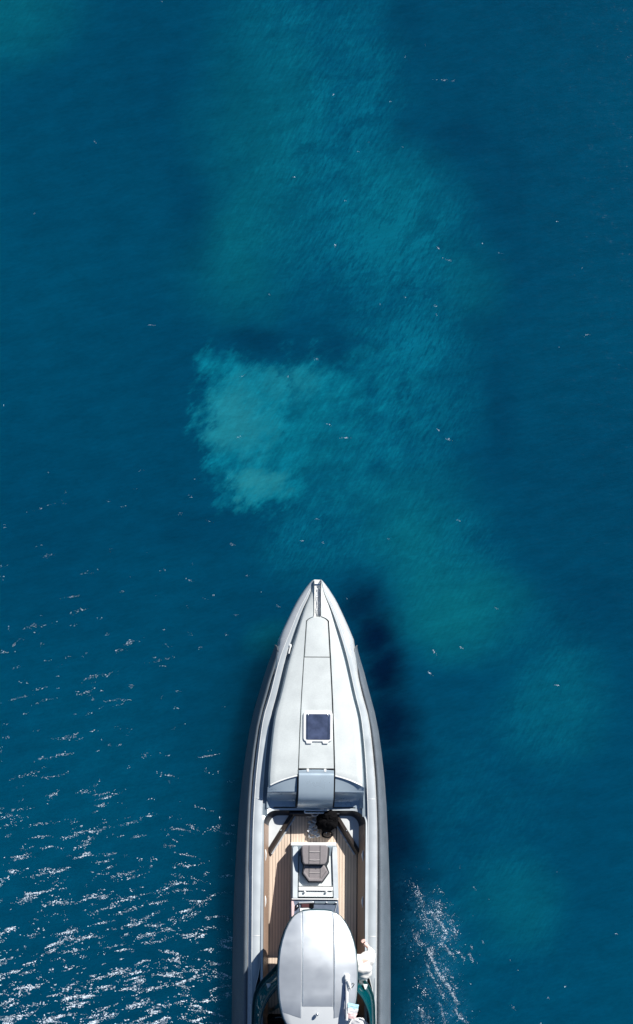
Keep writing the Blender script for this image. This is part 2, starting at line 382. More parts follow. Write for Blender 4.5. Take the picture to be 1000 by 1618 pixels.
V, F = grid(full)
n = len(full[0]); F.append(tuple(range(n))); F.append(tuple(range(len(V)-n, len(V))))
# drop the flat bow cap's top so the channel opening reads
hull = mk('hull', V, F[:-2]+[F[-1]], M['hull'], boat, sharp=50)
# stem plate closing the nose below the channel
# side decks (gunwales) with groove towards the foredeck
for s in (-1, 1):
    rows = []; rg = []
    for py in pys:
        g1, g0, zg = G1_(py), G0_(py), ZG(py)
        rows.append([Hh(g1-.02, py, zg-.004, s), Hh(g1-.8, py, zg+.004, s), Hh(g0+.8, py, zg+.004, s), Hh(g0, py, zg-.006, s), Hh(g0-.15, py, zg-.06, s)])
    V, F = grid(rows); mk('side_deck', V, F, M['gun'], boat, sharp=40)
    # shallow groove between side deck and raised foredeck
    rows = []
    for py in [p for p in pys if p <= 1250] + [1262, 1275, 1290]:
        g0, zg, d = G0_(py), ZG(py), D_(py)
        rows.append([Hh(g0-.1, py, zg-.055, s), Hh(d+ (g0-d)*.45, py, zg-.06, s), Hh(d+.4, py, zg-.03, s)])
    V, F = grid(rows); mk('deck_channel', V, F, M['groove'], boat)
    # joint strips across the side deck
    for py in (1262, 1479):
        a, c = G1_(py)-1, G0_(py)+1
        z = ZG(py)+.005
        V, F = grid([[Hh(a, py-.5, z, s), Hh(a, py+.5, z, s)], [Hh(c, py-.5, z, s), Hh(c, py+.5, z, s)]])
        mk('deck_joint', V, F, M['white'], boat, thick=.004)
# foredeck base (shows as dark seams between the panels) and its panels
ZF = .80                                        # height of the forward coaming
def arc(h): return 1223 + (abs(h)/74)**2*19
rows = []
for py in [p for p in pys if 973 < p < 1218]+[1219]:
    D = D_(py); rows.append([Hh(D*u, py, zdeck(D*u, py)-.035) for u in (-.97, -.6, -.3, 0, .3, .6, .97)])
V, F = grid(rows); mk('deck_base', V, F, M['seam'], boat)
bowp = [918, 920, 923, 927, 932, 938, 946, 956, 966, 973.5, 974.5, 976, 978, 981, 990] + list(range(1000, 1211, 15))
for s in (-1, 1):
    rows = []
    for py in bowp:
        a, D = P_(py)+ ((.75 if s > 0 else -.1) if py > 974 else .3), D_(py)
        hs = [a, a+.5] + [a+.5+(D-1.2-a-.5)*u for u in (.2, .4, .6, .8, 1)] + [D, D+.9, D+1.3]
        zs = [zdeck(h, py) for h in hs]; zs[0] -= .05; zs[-3] -= .012; zs[-2] -= .045; zs[-1] = ZG(py)-.05
        rows.append([Hh(h, py, z, s) for h, z in zip(hs, zs)])
    # last rows follow the arc of the foredeck's after edge
    for k, (f, dz) in enumerate(((.5, 0), (.93, 0), (1, -.008), (1.06, -.03))):
        py0 = 1210; a, D = P_(1225)+(.75 if s > 0 else -.1), D_(1225)
        hs = [a, a+.5] + [a+.5+(D-1.2-a-.5)*u for u in (.2, .4, .6, .8, 1)] + [D, D+.9, D+1.3]
        r = []
        for j, h in enumerate(hs):
            e = arc(h); py = py0+(e-py0)*f
            z = zdeck(h, py)+dz
            if j == 0: z -= .05
            if j == 7: z -= .012
            if j == 8: z -= .045
            if j == 9: z = ZG(py)-.05
            r.append(Hh(h, py, z, s))
        rows.append(r)
    V, F = grid(rows); mk('foredeck_panel', V, F, M['deck'], boat, sharp=35)
    # raised white lip along the arc
    pth = [Hh(h, arc(h), zdeck(h, arc(h))-.006, s) for h in [30+i*(72-30)/10 for i in range(11)]]
    V, F = tube(pth, .016, 8); mk('deck_lip', V, F, M['white'], boat)
    # slope behind the arc, the blue shaded face, and down to the cockpit coaming
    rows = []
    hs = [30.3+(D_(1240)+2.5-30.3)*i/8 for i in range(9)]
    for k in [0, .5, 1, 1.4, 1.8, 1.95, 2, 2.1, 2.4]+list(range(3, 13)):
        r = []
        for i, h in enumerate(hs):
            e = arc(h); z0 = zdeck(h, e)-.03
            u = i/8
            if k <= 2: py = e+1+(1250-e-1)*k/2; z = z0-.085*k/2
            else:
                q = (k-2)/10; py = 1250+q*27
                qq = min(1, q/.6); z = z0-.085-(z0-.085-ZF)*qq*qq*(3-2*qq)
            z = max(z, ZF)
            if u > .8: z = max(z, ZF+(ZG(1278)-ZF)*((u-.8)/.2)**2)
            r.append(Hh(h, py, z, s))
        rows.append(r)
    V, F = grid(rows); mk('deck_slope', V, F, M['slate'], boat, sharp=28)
# the white rounded nose halves beside the channel come from the foredeck panels; channel itself
rows = []
for py in [916, 918, 925, 935, 945, 955, 965, 974, 980]:
    zc = zdeck(0, py)
    rows.append([Hh(h, py, zc+dz) for h, dz in ((-6.0, -.012), (-5.0, -.015), (-4.8, -.10), (0, -.115), (4.8, -.10), (5.0, -.015), (6.0, -.012))])
V, F = grid(rows); mk('anchor_channel', V, F, M['white'], boat, sharp=30)
for s in (-1, 1):
    V, F = tube([Hh(5.3, py, zdeck(0, py)+.002, s) for py in (917, 930, 950, 973)], .009, 6); mk('channel_edge', V, F, M['trim'], boat)
# anchor locker lid
z = lambda x, y: 1.0
def panel(name, outline, lift, matr, bev=.008, th=.03):
    vv = [Hh(h, py, zdeck(h, py)+lift) for h, py in outline]
    vb = [v-Vector((0, 0, th)) for v in vv]; n = len(vv)
    F = [tuple(range(n)), tuple(range(2*n-1, n-1, -1))]+[(i, (i+1) % n, n+(i+1) % n, n+i) for i in range(n)]
    return mk(name, vv+vb, F, matr, boat, bevel=bev, sharp=30)
def strip_panel(name, p0, p1, inset, lift, matr, front=None, step=8):
    rows = []; n = max(2, int((p1-p0)/step))
    for i in range(n+1):
        py = p0+(p1-p0)*i/n; a = P_(py)-inset
        rows.append([Hh(a*u, py, zdeck(a*u, py)+lift-(.045 if abs(u) == 1 else 0)) for u in (-1, -.975, -.5, 0, .5, .975, 1)])
    V, F = grid(rows); return mk(name, V, F, matr, boat, sharp=30)
rows = []
for py in (973.8, 974.6, 976, 978, 981, 990, 1000, 1012, 1025, 1037):
    a = P_(py)-.9; rows.append([Hh(a*u, py+ .6, zdeck(a*u, py)+.004-(.04 if abs(u) == 1 or py == 973.8 else 0)) for u in (-1, -.96, -.5, 0, .5, .96, 1)])
V, F = grid(rows); mk('anchor_locker_lid', V, F, M['deck'], boat, sharp=30)
strip_panel('foredeck_centre_panel', 1038.8, 1214, .7, 0, M['deck'])
# deck hatch
zh = zdeck(0, 1150)
hatch = mk('deck_hatch', *prism([tuple(W(a, b, zh+.03))[:2] for a, b in rrect(477.5, 1123.5, 524, 1172, 6)], zh-.02, zh+.03), M['white'], boat, bevel=.012)
pane = mk('pane', *prism([tuple(W(a, b, zh+.04))[:2] for a, b in rrect(481.8, 1128.2, 520.2, 1168.8, 2.2)], zh+.0, zh+.036), M['glass'], boat, bevel=.004); pane.parent = hatch
for px in (484, 517):
    o = mk('hatch_stay', *box(W(px-.5, 0, zh)[0], W(px+.6, 0, zh)[0], W(0, 1167, zh)[1], W(0, 1133, zh)[1], zh+.03, zh+.042), M['steel'], boat); o.parent = hatch
    o = mk('hatch_screw', *ellipsoid(W(px+ (1 if px < 500 else -1), 1130, zh+.04), .022, .022, .012), M['steel'], boat); o.parent = hatch
for px in (486, 512):
    o = mk('hinge', *prism(pxpoly([(px-5, 1170), (px+6, 1170), (px+4.5, 1175.2), (px-3.5, 1175.2)], zh), zh-.01, zh+.034), M['white'], boat, bevel=.005); o.parent = hatch
# centre companion cover that rolls over the after edge of the foredeck
rows = []
prof = [(1216, .012), (1216.6, .02), (1222, .016), (1223.5, .03), (1226, .034), (1240, .0), (1252, -.045), (1259, -.085), (1264, -.14), (1268.5, -.22), (1272, -.31), (1275.5, -.42), (1277, -.52)]
for py, dz in prof:
    z = zdeck(0, 1215)+dz
    rows.append([Hh(28.3*u, py-(0 if py > 1217 else -abs(u)**2*1.5), z-(.06 if abs(u) == 1 else .012*u*u)) for u in (-1, -.97, -.6, -.2, .2, .6, .97, 1)])
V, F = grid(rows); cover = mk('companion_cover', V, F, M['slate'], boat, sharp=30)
for s in (-1, 1):
    o = mk('hinge', *box(*(sorted((s*.21-.03, s*.21+.03))), Hh(0, 1218, zh)[1]-.03, Hh(0, 1218, zh)[1]+.05, zh-.05, zh+.03), M['white'], boat, bevel=.01); o.parent = cover
for s in (-1, 1):
    rows = [[Hh(29.4, py, zdeck(0, 1215)+dz-.02, s), Hh(28.4, py, zdeck(0, 1215)+dz-.09, s), Hh(30.4, py, zdeck(0, 1215)+dz-.09, s)] for py, dz in prof]
    V, F = grid(rows); mk('cover_gasket', V, F, M['seam'], boat)
# bow nose cap
for s in (-1, 1): mk('bow_cap', *ellipsoid(Hh(6.8, 921.5, 1.28, s), .035, .07, .05), M['white'], boat)

mk('deck_cleat', *join(ellipsoid(Hh(41.5, 1021, ZG(1021)+.01, -1), .04, .05, .03), tube([Hh(40.5, 1019, ZG(1021)+.03, -1), Hh(42.6, 1026, ZG(1021)+.04, -1), Hh(44.0, 1033, ZG(1021)+.03, -1)], .02, 8)), M['white'], boat)
# ---- tubes: D-shaped in section, highest beside the deck and falling away steeply outboard
_tp = [(0, -.2), (.01, -.1), (.06, -.02), (.14, 0), (.26, -.012), (.42, -.075), (.58, -.17), (.74, -.29), (.88, -.41), (.98, -.53), (1.0, -.60), (.96, -.68), (.82, -.75), (.55, -.79), (.25, -.74), (.05, -.55)]
TPROF = []
for i in range(len(_tp)):
    p0, p1, p2, p3 = _tp[i-1], _tp[i], _tp[(i+1) % len(_tp)], _tp[(i+2) % len(_tp)]
    for j in range(3):
        t = j/3
        TPROF.append(tuple(.5*((2*p1[q])+(-p0[q]+p2[q])*t+(2*p0[q]-5*p1[q]+4*p2[q]-p3[q])*t*t+(-p0[q]+3*p1[q]-3*p2[q]+p3[q])*t**3) for q in (0, 1)))
for s in (-1, 1):
    rows = []; seam = []
    T_ = smooth_table([(1019, 63.5), (1024, 60), (1032, 59), (1044, 61), (1070, 69), (1100, 77), (1136, 86.5), (1180, 93.5), (1248, 99.5), (1320, 102), (1380, 103), (1660, 103.5)])
    for py in [1019, 1020, 1022, 1025, 1030, 1037, 1046, 1058, 1075, 1095, 1120, 1150, 1185, 1225, 1270, 1320, 1375, 1430, 1490, 1550, 1610, 1660]:
        zt_ = ZG(py)-lerp_table([(1019, .13), (1030, .07), (1060, .055), (1660, .05)], py); zc = zt_-.25
        o_, i_ = Hh(O_(py)+.3, py, zc, s).x*s, Hh(T_(py)-(2.2 if s > 0 and py > 1060 else 0), py, zt_-.1, s).x*s
        wd = max(.03, o_-i_); zk = min(1, wd/.36)
        ring = [Vector((s*(i_+u*wd), (1400-py)*(CAMH-zt_)/FPX, zt_+zz*zk*1.38)) for u, zz in TPROF]
        rows.append(ring); seam.append(ring[6]+Vector((0, 0, .001)))
    V, F = grid(rows, True); nn_ = len(TPROF); F += [tuple(range(nn_)), tuple(range(len(V)-nn_, len(V)))]
    tb = mk('tube', V, F, M['tube'], boat, sharp=60)
    o = mk('tube_seam', *tube(seam[5:], .006, 6), M['trim'], boat); o.parent = tb
    o = mk('tube_end_welt', *tube([Hh(h, py, ZG(py)-dz, s) for h, py, dz in ((65.2, 1019.5, .16), (61.5, 1023, .075), (59.6, 1030, .055), (60, 1040, .05), (62.5, 1050, .05), (67, 1066, .05))], .007, 6), M['trim'], boat); o.parent = tb
# ---- rub rail line between tube and hull
for s in (-1, 1):
    pp = [Hh(G1_(py)+1.5, py, ZG(py)-.06, s) for py in range(1060, 1661, 25)]
    rows = [[Hh(G1_(py)+.4, py, ZG(py)-.02, s), Hh(G1_(py)+.7, py, ZG(py)-.095, s), Hh(G1_(py)+(1 if s < 0 else .2)*lerp_table([(1060, 2), (1200, 3), (1300, 4), (1400, 5.5)], py), py, ZG(py)-.10, s), Hh(G1_(py)+lerp_table([(1060, 2.4), (1200, 3.6), (1300, 4.8), (1400, 6.3)], py), py, ZG(py)-.2, s)] for py in range(1060, 1661, 15)]
    V, F = grid(rows); mk('tube_ledge', V, F, M['white' if s < 0 else 'gun'], boat, sharp=30)
    mk('deck_trim', *tube([Hh(G1_(py)-.3, py, ZG(py)+.002, s) for py in range(930, 1661, 15)], .008, 6), M['white'], boat)
    mk('deck_trim', *tube([Hh(G0_(py)+.3, py, ZG(py)+.002, s) for py in range(930, 1661, 15)], .007, 6), M['white'], boat)

# ------------------------------------------------------------------ cockpit
ZS = .38                                        # sole height
XO = lambda py: 80.6
# coaming ring: flat around the opening at gunwale height, open rounded rectangle
def ring_pts(h, top, r, z, bottom=1660, n=8, s=1):
    P = [Hh(0, top, z, s)]
    for i in range(n+1):
        a = R(90*i/n); P.append(Hh(h-r+r*math.sin(a), top+r-r*math.cos(a), z, s))
    if z > .9:
        for k, p in enumerate(P): p.z -= (z-ZF)*max(0, 1-max(0, (k-2)/6.5))
    for py in (1340, 1400, 1460, 1520, 1545, 1570, bottom): P.append(Hh(h, py, z, s))
    return P
for s in (-1, 1):
    zc = ZG(1290)-.008
    a = ring_pts(84.3, 1274.5, 22, zc-.01, s=s); b = ring_pts(80.6, 1279, 21, zc, s=s); b2 = ring_pts(80.2, 1280, 21, zc-.03, s=s)
    for k in range(len(a)-3): pass
    V, F = grid([a, b, b2]); mk('coaming', V, F, M['gun'], boat, sharp=35)
    c = ring_pts(79.8, 1280, 21, zc-.02, s=s); d = ring_pts(70.5, 1290, 16, .57, s=s); e = ring_pts(70.6, 1289, 16, ZS+.06, s=s); f = ring_pts(69, 1289, 16, ZS-.01, s=s)
    V, F = grid([r[9:] for r in (c, d, e)]); mk('cockpit_side_lining', V, F, M['teakcap'], boat, sharp=50)
    V, F = grid([r[:10] for r in (c, d, e)]); mk('cockpit_corner_lining', V, F, M['lining_shade'], boat, sharp=50)
    V, F = grid([e, f]); mk('toe_rail', V, F, M['seam'], boat)
# sole
poly = [(466, 1287), (422, 1345), (422, 1665), (566, 1665), (566, 1345), (524, 1287)]
V, F = prism(pxpoly(poly, ZS), ZS-.03, ZS); sole = mk('teak_sole', V, F, M['teak'], boat, smooth=False)
for px in (459, 531):
    o = mk('sole_joint', *box(W(px, 0, ZS)[0]-.012, W(px, 0, ZS)[0]+.012, W(0, 1332, ZS)[1], W(0, 1290, ZS)[1], ZS, ZS+.006), M['seam'], boat); o.parent = sole
# forward corner lockers with diagonal lining
ZL = .60
for s in (-1, 1):
    A = Hh(36.5, 1284, ZL, s); B = Hh(72.5, 1343, ZL, s)
    pol = [Hh(36.5, 1285.5, ZL, s)]
    for i in range(7):
        a = R(90*i/6); pol.append(Hh(73-18+18*math.sin(a), 1288+18-18*math.cos(a), ZL, s))
    pol += [Hh(75.5, 1345, ZL, s), Hh(73, 1345, ZL, s)]
    V, F = prism([(p.x, p.y) for p in pol], ZL-.04, ZL); mk('corner_locker_lid', V, F, M['pad'], boat, bevel=.012)
    # diagonal lining: cap and sloping face
    def dl(t, off, z):
        x0, y0, x1, y1 = 34.5, 1282, 73.5, 1345
        nx, ny = -(y1-y0), (x1-x0); L_ = math.hypot(nx, ny); nx /= L_; ny /= L_
        return Hh(x0+(x1-x0)*t+nx*off, y0+(y1-y0)*t+ny*off, z, s)
    rows = [[dl(t, o_, z_) for o_, z_ in ((-1, ZL-.02), (-.8, ZL+.03), (4.2, ZL+.035), (5.2, ZL+.01), (8.5, ZS+.05))] for t in (0, .25, .5, .75, 1)]
    V, F = grid(rows); ln = mk('diagonal_lining', V, F, M['diag'], boat, sharp=30)
    rows = [[dl(t, 8.3, ZS+.055), dl(t, 10.6, ZS+.06), dl(t, 10.7, ZS-.01)] for t in (0, .5, 1)]
    V, F = grid(rows); o = mk('kick_strip', V, F, M['hull'], boat, sharp=30)
    o = mk('lining_stud', *ellipsoid(dl(.47, 1.2, ZL+.04), .022, .022, .018), M['steel'], boat); o.parent = ln
# forward bulkhead
V, F = box(-.62, .62, Hh(0, 1287, .6)[1], Hh(0, 1286, .6)[1]+.02, ZS-.02, .785); mk('forward_bulkhead', V, F, M['seam'], boat)
# grab bar on the bulkhead
zb = .82
pp = [W(a, b, zb) for a, b in rrect(480.5, 1280.6, 516, 1284.6, 1.9, 4)]
mk('grab_bar', *tube(pp, .017, 8, closed=True), M['chain'], boat)

# fittings on the side lining
for s in (-1, 1):
    for py in (1351, 1424):
        c = Hh(77.2, py, .80, s)
        root = mk('cleat', *ellipsoid(c, .038, .10, .03), M['steel'], boat, sub=0)
        o = mk('cleat_horn', *tube([c+Vector((0, .13, .035)), c+Vector((-s*.012, .05, .055)), c+Vector((-s*.012, -.05, .055)), c+Vector((0, -.15, .03))], [.010, .018, .018, .010], 8), M['white'], boat); o.parent = root

# ------------------------------------------------------------------ console with its forward seat
zt = 1.02
def PP(pts, z): return pxpoly(pts, z)
# lower moulding standing on the sole
V, F = prism(PP([(460, 1337), (531, 1337), (534, 1420), (459.5, 1420)], ZS+.3), ZS, .84); pod = mk('seat_pod', V, F, M['groove'], boat, bevel=.02)
mk('pod_front_ledge', *prism(PP([(459, 1331), (531, 1331), (531, 1336.5), (459, 1336.5)], .55), ZS, .56), M['white'], boat, bevel=.012)
def slab(pts, z0f, z1f, name, m_, bev=.01):
    vv = [W(a, b, z1f(b)) for a, b in pts]; vb = [W(a, b, z0f) for a, b in pts]; n = len(pts)
    for q, t_ in zip(vb, vv): q.x = t_.x; q.y = t_.y
    F = [tuple(range(n)), tuple(range(2*n-1, n-1, -1))]+[(i, (i+1) % n, n+(i+1) % n, n+i) for i in range(n)]
    return mk(name, vv+vb, F, m_, boat, bevel=bev, sharp=30)
zr = lambda b: .86+.22*(b-1337)/84
slab([(462, 1340), (464, 1337.5), (469.5, 1337.5), (471, 1350), (470.2, 1419), (462.3, 1419)], .5, zr, 'pod_side_rail', M['gun'])
slab([(532.3, 1340), (530, 1337.5), (525, 1337.5), (524.3, 1350), (527, 1419), (535, 1419)], .5, zr, 'pod_side_rail', M['gun'])
slab([(472.2, 1338), (522.8, 1338), (525.5, 1400), (471.8, 1400)], .5, lambda b: zr(b)-.06, 'pod_top', M['deck'])
slab([(471.8, 1401), (525.6, 1401), (526, 1407.5), (471.6, 1407.5)], .6, lambda b: zr(b)+.02, 'pod_cross_bar', M['white'])
slab([(471.6, 1408.3), (526, 1408.3), (526.4, 1417), (471.4, 1417)], .6, lambda b: zr(b)-.03, 'pod_rear_panel', M['deck'])
for px in (481.5, 515.5):
    mk('pod_knob', *ellipsoid(W(px, 1409.5, 1.07), .03, .03, .03), M['white'], boat)
mk('pod_rear_edge', *prism(PP([(461, 1419.6), (535, 1419.6), (535, 1421.6), (461, 1421.6)], 1.1), .6, 1.12), M['white'], boat, bevel=.006)
# seat: back part (nearer the bow edge) and squab with bolsters
def cush(name, pts, z, th, m_, bev=.03, par=None):
    V, F = prism(PP(pts, z), z-th, z); o = mk(name, V, F, m_, boat, bevel=bev, seg=3)
    if par: o.parent = par
    return o
seat_under = cush('seat_shell', [(474.5, 1341), (476, 1338), (519, 1338), (520.5, 1341), (519.5, 1362), (516.5, 1368), (520.5, 1379), (510, 1394.5), (487, 1394.5), (476.5, 1381), (479, 1368), (475.5, 1362)], .99, .12, M['seam'], .01)
sc = cush('seat_squab', [(480.5, 1367), (512.5, 1367), (518.8, 1378.5), (508.6, 1392.6), (488, 1392.6), (478.2, 1380)], 1.08, .10, M['cushion'])
bk = cush('seat_backrest', [(476.2, 1337.5), (479, 1335.2), (515, 1335.2), (517.6, 1337.5), (517, 1352), (515.8, 1361), (512.4, 1366.2), (480.6, 1366.2), (478, 1362), (476.8, 1350)], 1.20, .22, M['cushion'])
bo = cush('bolster', [(478.4, 1380), (480.3, 1376), (489.6, 1388.2), (507.3, 1388.2), (516.6, 1374.5), (518.7, 1378.6), (508.7, 1392.7), (487.9, 1392.7)], 1.125, .06, M['cushion'], .02, sc)
for nm, px, y0, y1, z_, par in (('piping', 488, 1336, 1366, 1.205, bk), ('piping', 505.5, 1336, 1366, 1.205, bk), ('piping', 488.3, 1367, 1388, 1.083, sc), ('piping', 505.8, 1367, 1388, 1.083, sc)):
    o = mk(nm, *tube([W(px, y0, z_), W(px, y1, z_)], .007, 6), M['trim'], boat); o.parent = par
for py, z_, par in ((1346, 1.203, bk), (1359, 1.203, bk), (1370.5, 1.083, sc), (1379, 1.083, sc)):
    V, F = tube([W(488.5, py, z_), W(497, py+.4, z_+.004), W(505, py, z_)], .012 if par is bk else .009, 6); o = mk('quilt_seam', V, F, M['stitch'], boat); o.parent = par
# dashboard behind the seat, half hidden by the roof
V, F = prism(PP([(461, 1422), (535, 1422), (538, 1475), (458, 1475)], 1.15), ZS, 1.08); console = mk('console', V, F, M['dash'], boat, bevel=.02)
def on(name, pts, z, h, m_, bev=.004):
    V, F = prism(PP(pts, z+h), z-.02, z+h); o = mk(name, V, F, m_, boat, bevel=bev); o.parent = console; return o
on('instrument_strip', [(472, 1425.3), (496, 1424.3), (496, 1426.8), (472, 1427.6)], 1.09, .03, M['hull'])
on('plotter_screen', [(476.6, 1428), (495.4, 1428), (495.4, 1434), (476.6, 1434)], 1.09, .02, M['screen'])
on('screen_hood', [(489.5, 1427.6), (496, 1427.6), (496, 1434.4), (489.5, 1434.4)], 1.09, .04, M['black'])
on('chart_card', [(474, 1435), (490, 1434.6), (490.5, 1440.5), (474, 1442)], 1.09, .012, M['cloth'])
on('armrest', [(460.6, 1424), (463.5, 1424), (465.5, 1431), (464.5, 1447), (461, 1449)], 1.10, .06, M['pink'])
o = mk('compass', *ellipsoid(W(469.7, 1432.5, 1.13), .055, .055, .05), M['black'], boat); o.parent = console
o = mk('compass_glass', *ellipsoid(W(469.7, 1432.5, 1.165), .03, .03, .02), M['steel'], boat); o.parent = console
on('switch_panel', [(497, 1424.3), (532, 1424.3), (533, 1427.6), (497, 1427.6)], 1.09, .02, M['groove'])
o = mk('switch_knob', *ellipsoid(W(516, 1425.8, 1.12), .022, .018, .02), M['white'], boat); o.parent = console
o = mk('switch_knob', *ellipsoid(W(531, 1426, 1.12), .03, .018, .02), M['white'], boat); o.parent = console
mk('dash_ridge', *tube([W(533, 1427, 1.1), W(528, 1445, 1.1)], .01, 6), M['hull'], boat).parent = console

# helm seats under and behind the roof (seen dark on both sides)
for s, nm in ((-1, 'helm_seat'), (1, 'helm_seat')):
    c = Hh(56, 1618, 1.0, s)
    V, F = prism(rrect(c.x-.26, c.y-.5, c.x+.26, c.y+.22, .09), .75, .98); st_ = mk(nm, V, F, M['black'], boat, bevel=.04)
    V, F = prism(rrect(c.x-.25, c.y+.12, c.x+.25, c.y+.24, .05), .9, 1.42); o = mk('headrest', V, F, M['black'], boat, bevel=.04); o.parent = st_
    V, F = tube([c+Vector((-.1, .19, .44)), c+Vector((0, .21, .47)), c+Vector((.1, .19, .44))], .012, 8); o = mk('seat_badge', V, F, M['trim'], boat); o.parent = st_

# ------------------------------------------------------------------ windshield
wo = [(0, 1500, 1.05), (30, 1505, 1.05), (50, 1515, 1.05), (63, 1530, 1.04), (72, 1540, 1.03), (81, 1549, 1.02), (88.5, 1560, 1.01), (93.5, 1572, 1.0), (96, 1590, .99), (97, 1625, .98), (97, 1665, .98)]
wi = [(0, 1533, 1.75), (20, 1536, 1.75), (42, 1546, 1.75), (55, 1556, 1.74), (63, 1564, 1.73), (70, 1572, 1.72), (76, 1581, 1.70), (81, 1592, 1.68), (85, 1604, 1.64), (88, 1628, 1.58), (90, 1665, 1.5)]
def dens(t):
    f = [smooth_table([(i, p[k]) for i, p in enumerate(t)]) for k in range(3)]
    return [[g(i/3) for g in f] for i in range((len(t)-1)*3+1)]
wo, wi = dens(wo), dens(wi)
rows = []
for (a, b) in zip(wo, wi):
    r = []
    for u in (0, .25, .5, .75, 1):
        h, py, z = [a[k]+(b[k]-a[k])*u for k in range(3)]
        z += .05*math.sin(math.pi*u); r.append((h, py, z))
    rows.append(r)
R_ = [[Hh(h, py, z) for h, py, z in r] for r in rows]; L_ = [[Hh(h, py, z, -1) for h, py, z in r] for r in rows]
V, F = grid(list(reversed(L_))[:-1]+R_); ws = mk('windshield', V, F, M['tint'], boat, thick=.012, sharp=60)
o = mk('windshield_rail', *tube([r[-1] for r in list(reversed(L_))[:-1]+R_], .016, 8), M['rim'], boat); o.parent = ws
o = mk('windshield_base', *tube([r[0] for r in list(reversed(L_))[:-1]+R_], .02, 8), M['rim'], boat); o.parent = ws
for s, px in ((-1, 425.5), (1, 578)):
    c = W(px, 1557, 1.42)
    V, F = prism([(c.x-.06, c.y+.035), (c.x+.055, c.y+.035), (c.x+.045, c.y-.01), (c.x+.018, c.y-.09), (c.x-.018, c.y-.09), (c.x-.045, c.y-.01)], 1.33, 1.47); o = mk('navigation_light', V, F, M['white'], boat, bevel=.01); o.parent = ws
# dark companion interior below the windshield (inner bulwark)
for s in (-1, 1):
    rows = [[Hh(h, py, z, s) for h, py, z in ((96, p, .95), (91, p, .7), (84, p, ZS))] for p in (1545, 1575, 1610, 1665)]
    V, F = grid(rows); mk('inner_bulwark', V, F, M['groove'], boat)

# ------------------------------------------------------------------ hard roof
TZ = 2.30
thw = smooth_table([(1438.6, 0.0), (1438.9, 12), (1439.8, 20), (1441, 25.5), (1443.5, 31), (1447, 36), (1452, 40.5), (1460, 46), (1472, 52), (1487, 57), (1500, 60), (1520, 62.2), (1540, 63), (1560, 62.6), (1576, 61.5), (1590, 59.3), (1600, 56.8), (1610, 53.5), (1620, 48.5), (1630, 41), (1638, 30), (1643, 16), (1644, 0)])
yf, ya = (1400-1438.6)*(CAMH-TZ)/FPX, (1400-1644)*(CAMH-TZ)/FPX
ym = (yf+ya)/2; hl = (yf-ya)/2
def ztop(x, y):
    v = (y-ym)/hl
    z = TZ+.10-.10*(x/.95)**2
    z -= .44*max(0, v-.05)**2 if v > 0 else .13*v*v
    return z
roofpy = [1438.6, 1438.9, 1439.8, 1441, 1443.5, 1447, 1452, 1460, 1472, 1487, 1500, 1510, 1520, 1530, 1540, 1550, 1560, 1570, 1580, 1590, 1600, 1610, 1620, 1630, 1638, 1643, 1644]
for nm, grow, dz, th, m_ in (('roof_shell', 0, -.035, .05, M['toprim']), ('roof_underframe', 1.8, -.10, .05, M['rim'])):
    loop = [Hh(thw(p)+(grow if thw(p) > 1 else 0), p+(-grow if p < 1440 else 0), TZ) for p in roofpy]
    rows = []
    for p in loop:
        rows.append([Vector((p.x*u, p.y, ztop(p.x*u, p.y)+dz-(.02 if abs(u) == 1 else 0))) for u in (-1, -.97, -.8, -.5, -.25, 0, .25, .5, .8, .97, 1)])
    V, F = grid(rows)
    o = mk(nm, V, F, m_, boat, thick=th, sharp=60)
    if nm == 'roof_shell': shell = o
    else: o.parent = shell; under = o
def rslab(name, ha, hb, p0, p1a, p1b, s=1, m_=None):
    "slab between half-widths ha..hb (functions); rear edge runs from p1a at ha to p1b at hb"
    rows = []; ps = [p for p in roofpy if p > p0 and p < min(p1a, p1b)-3]
    base = [p0]+ps
    for p in base+['end']:
        r = []
        for u in (0, .03, .2, .4, .6, .8, .97, 1):
            if p == 'end':
                a, b = ha(min(p1a, p1b)), hb(min(p1a, p1b)); h = a+(b-a)*u; py = p1a+(p1b-p1a)*u
            else:
                a, b = ha(p), hb(p); h = a+(b-a)*u; py = p
            q = Hh(h, py, TZ, s); q.z = ztop(q.x, q.y)-(.03 if u in (0, 1) or p == 'end' or p == p0 else 0)
            r.append(q)
        rows.append(r)
    V, F = grid(rows)
    return mk(name, V, F, m_ or M['top'], boat, sharp=25)
o = rslab('roof_centre_panel', lambda p: -min(24.6, thw(p)-.6), lambda p: min(24.9, thw(p)-.6), 1439.6, 1590, 1590); o.parent = shell
for s in (-1, 1):
    o = rslab('roof_side_panel', lambda p: 25.7, lambda p: max(26.2, thw(p)-1.0), 1441.4, 1609, 1599, s); o.parent = shell
o = mk('roof_stud', *ellipsoid(W(502, 1603, TZ+.09), .04, .045, .05), M['steel'], boat); o.parent = shell
# posts that carry the roof
for s in (-1, 1):
    o = mk('roof_post', *tube([Hh(66, 1600, 1.0, s)-Vector((0, 0, .6)), Hh(60, 1590, 1.8, s), Hh(50, 1575, 2.22, s)], [.05, .045, .04], 10), M['rim'], boat)
    o = mk('roof_post', *tube([Hh(38, 1470, 1.0, s)-Vector((0, 0, .1)), Hh(37, 1478, 2.05, s)], .03, 10), M['rim'], boat)

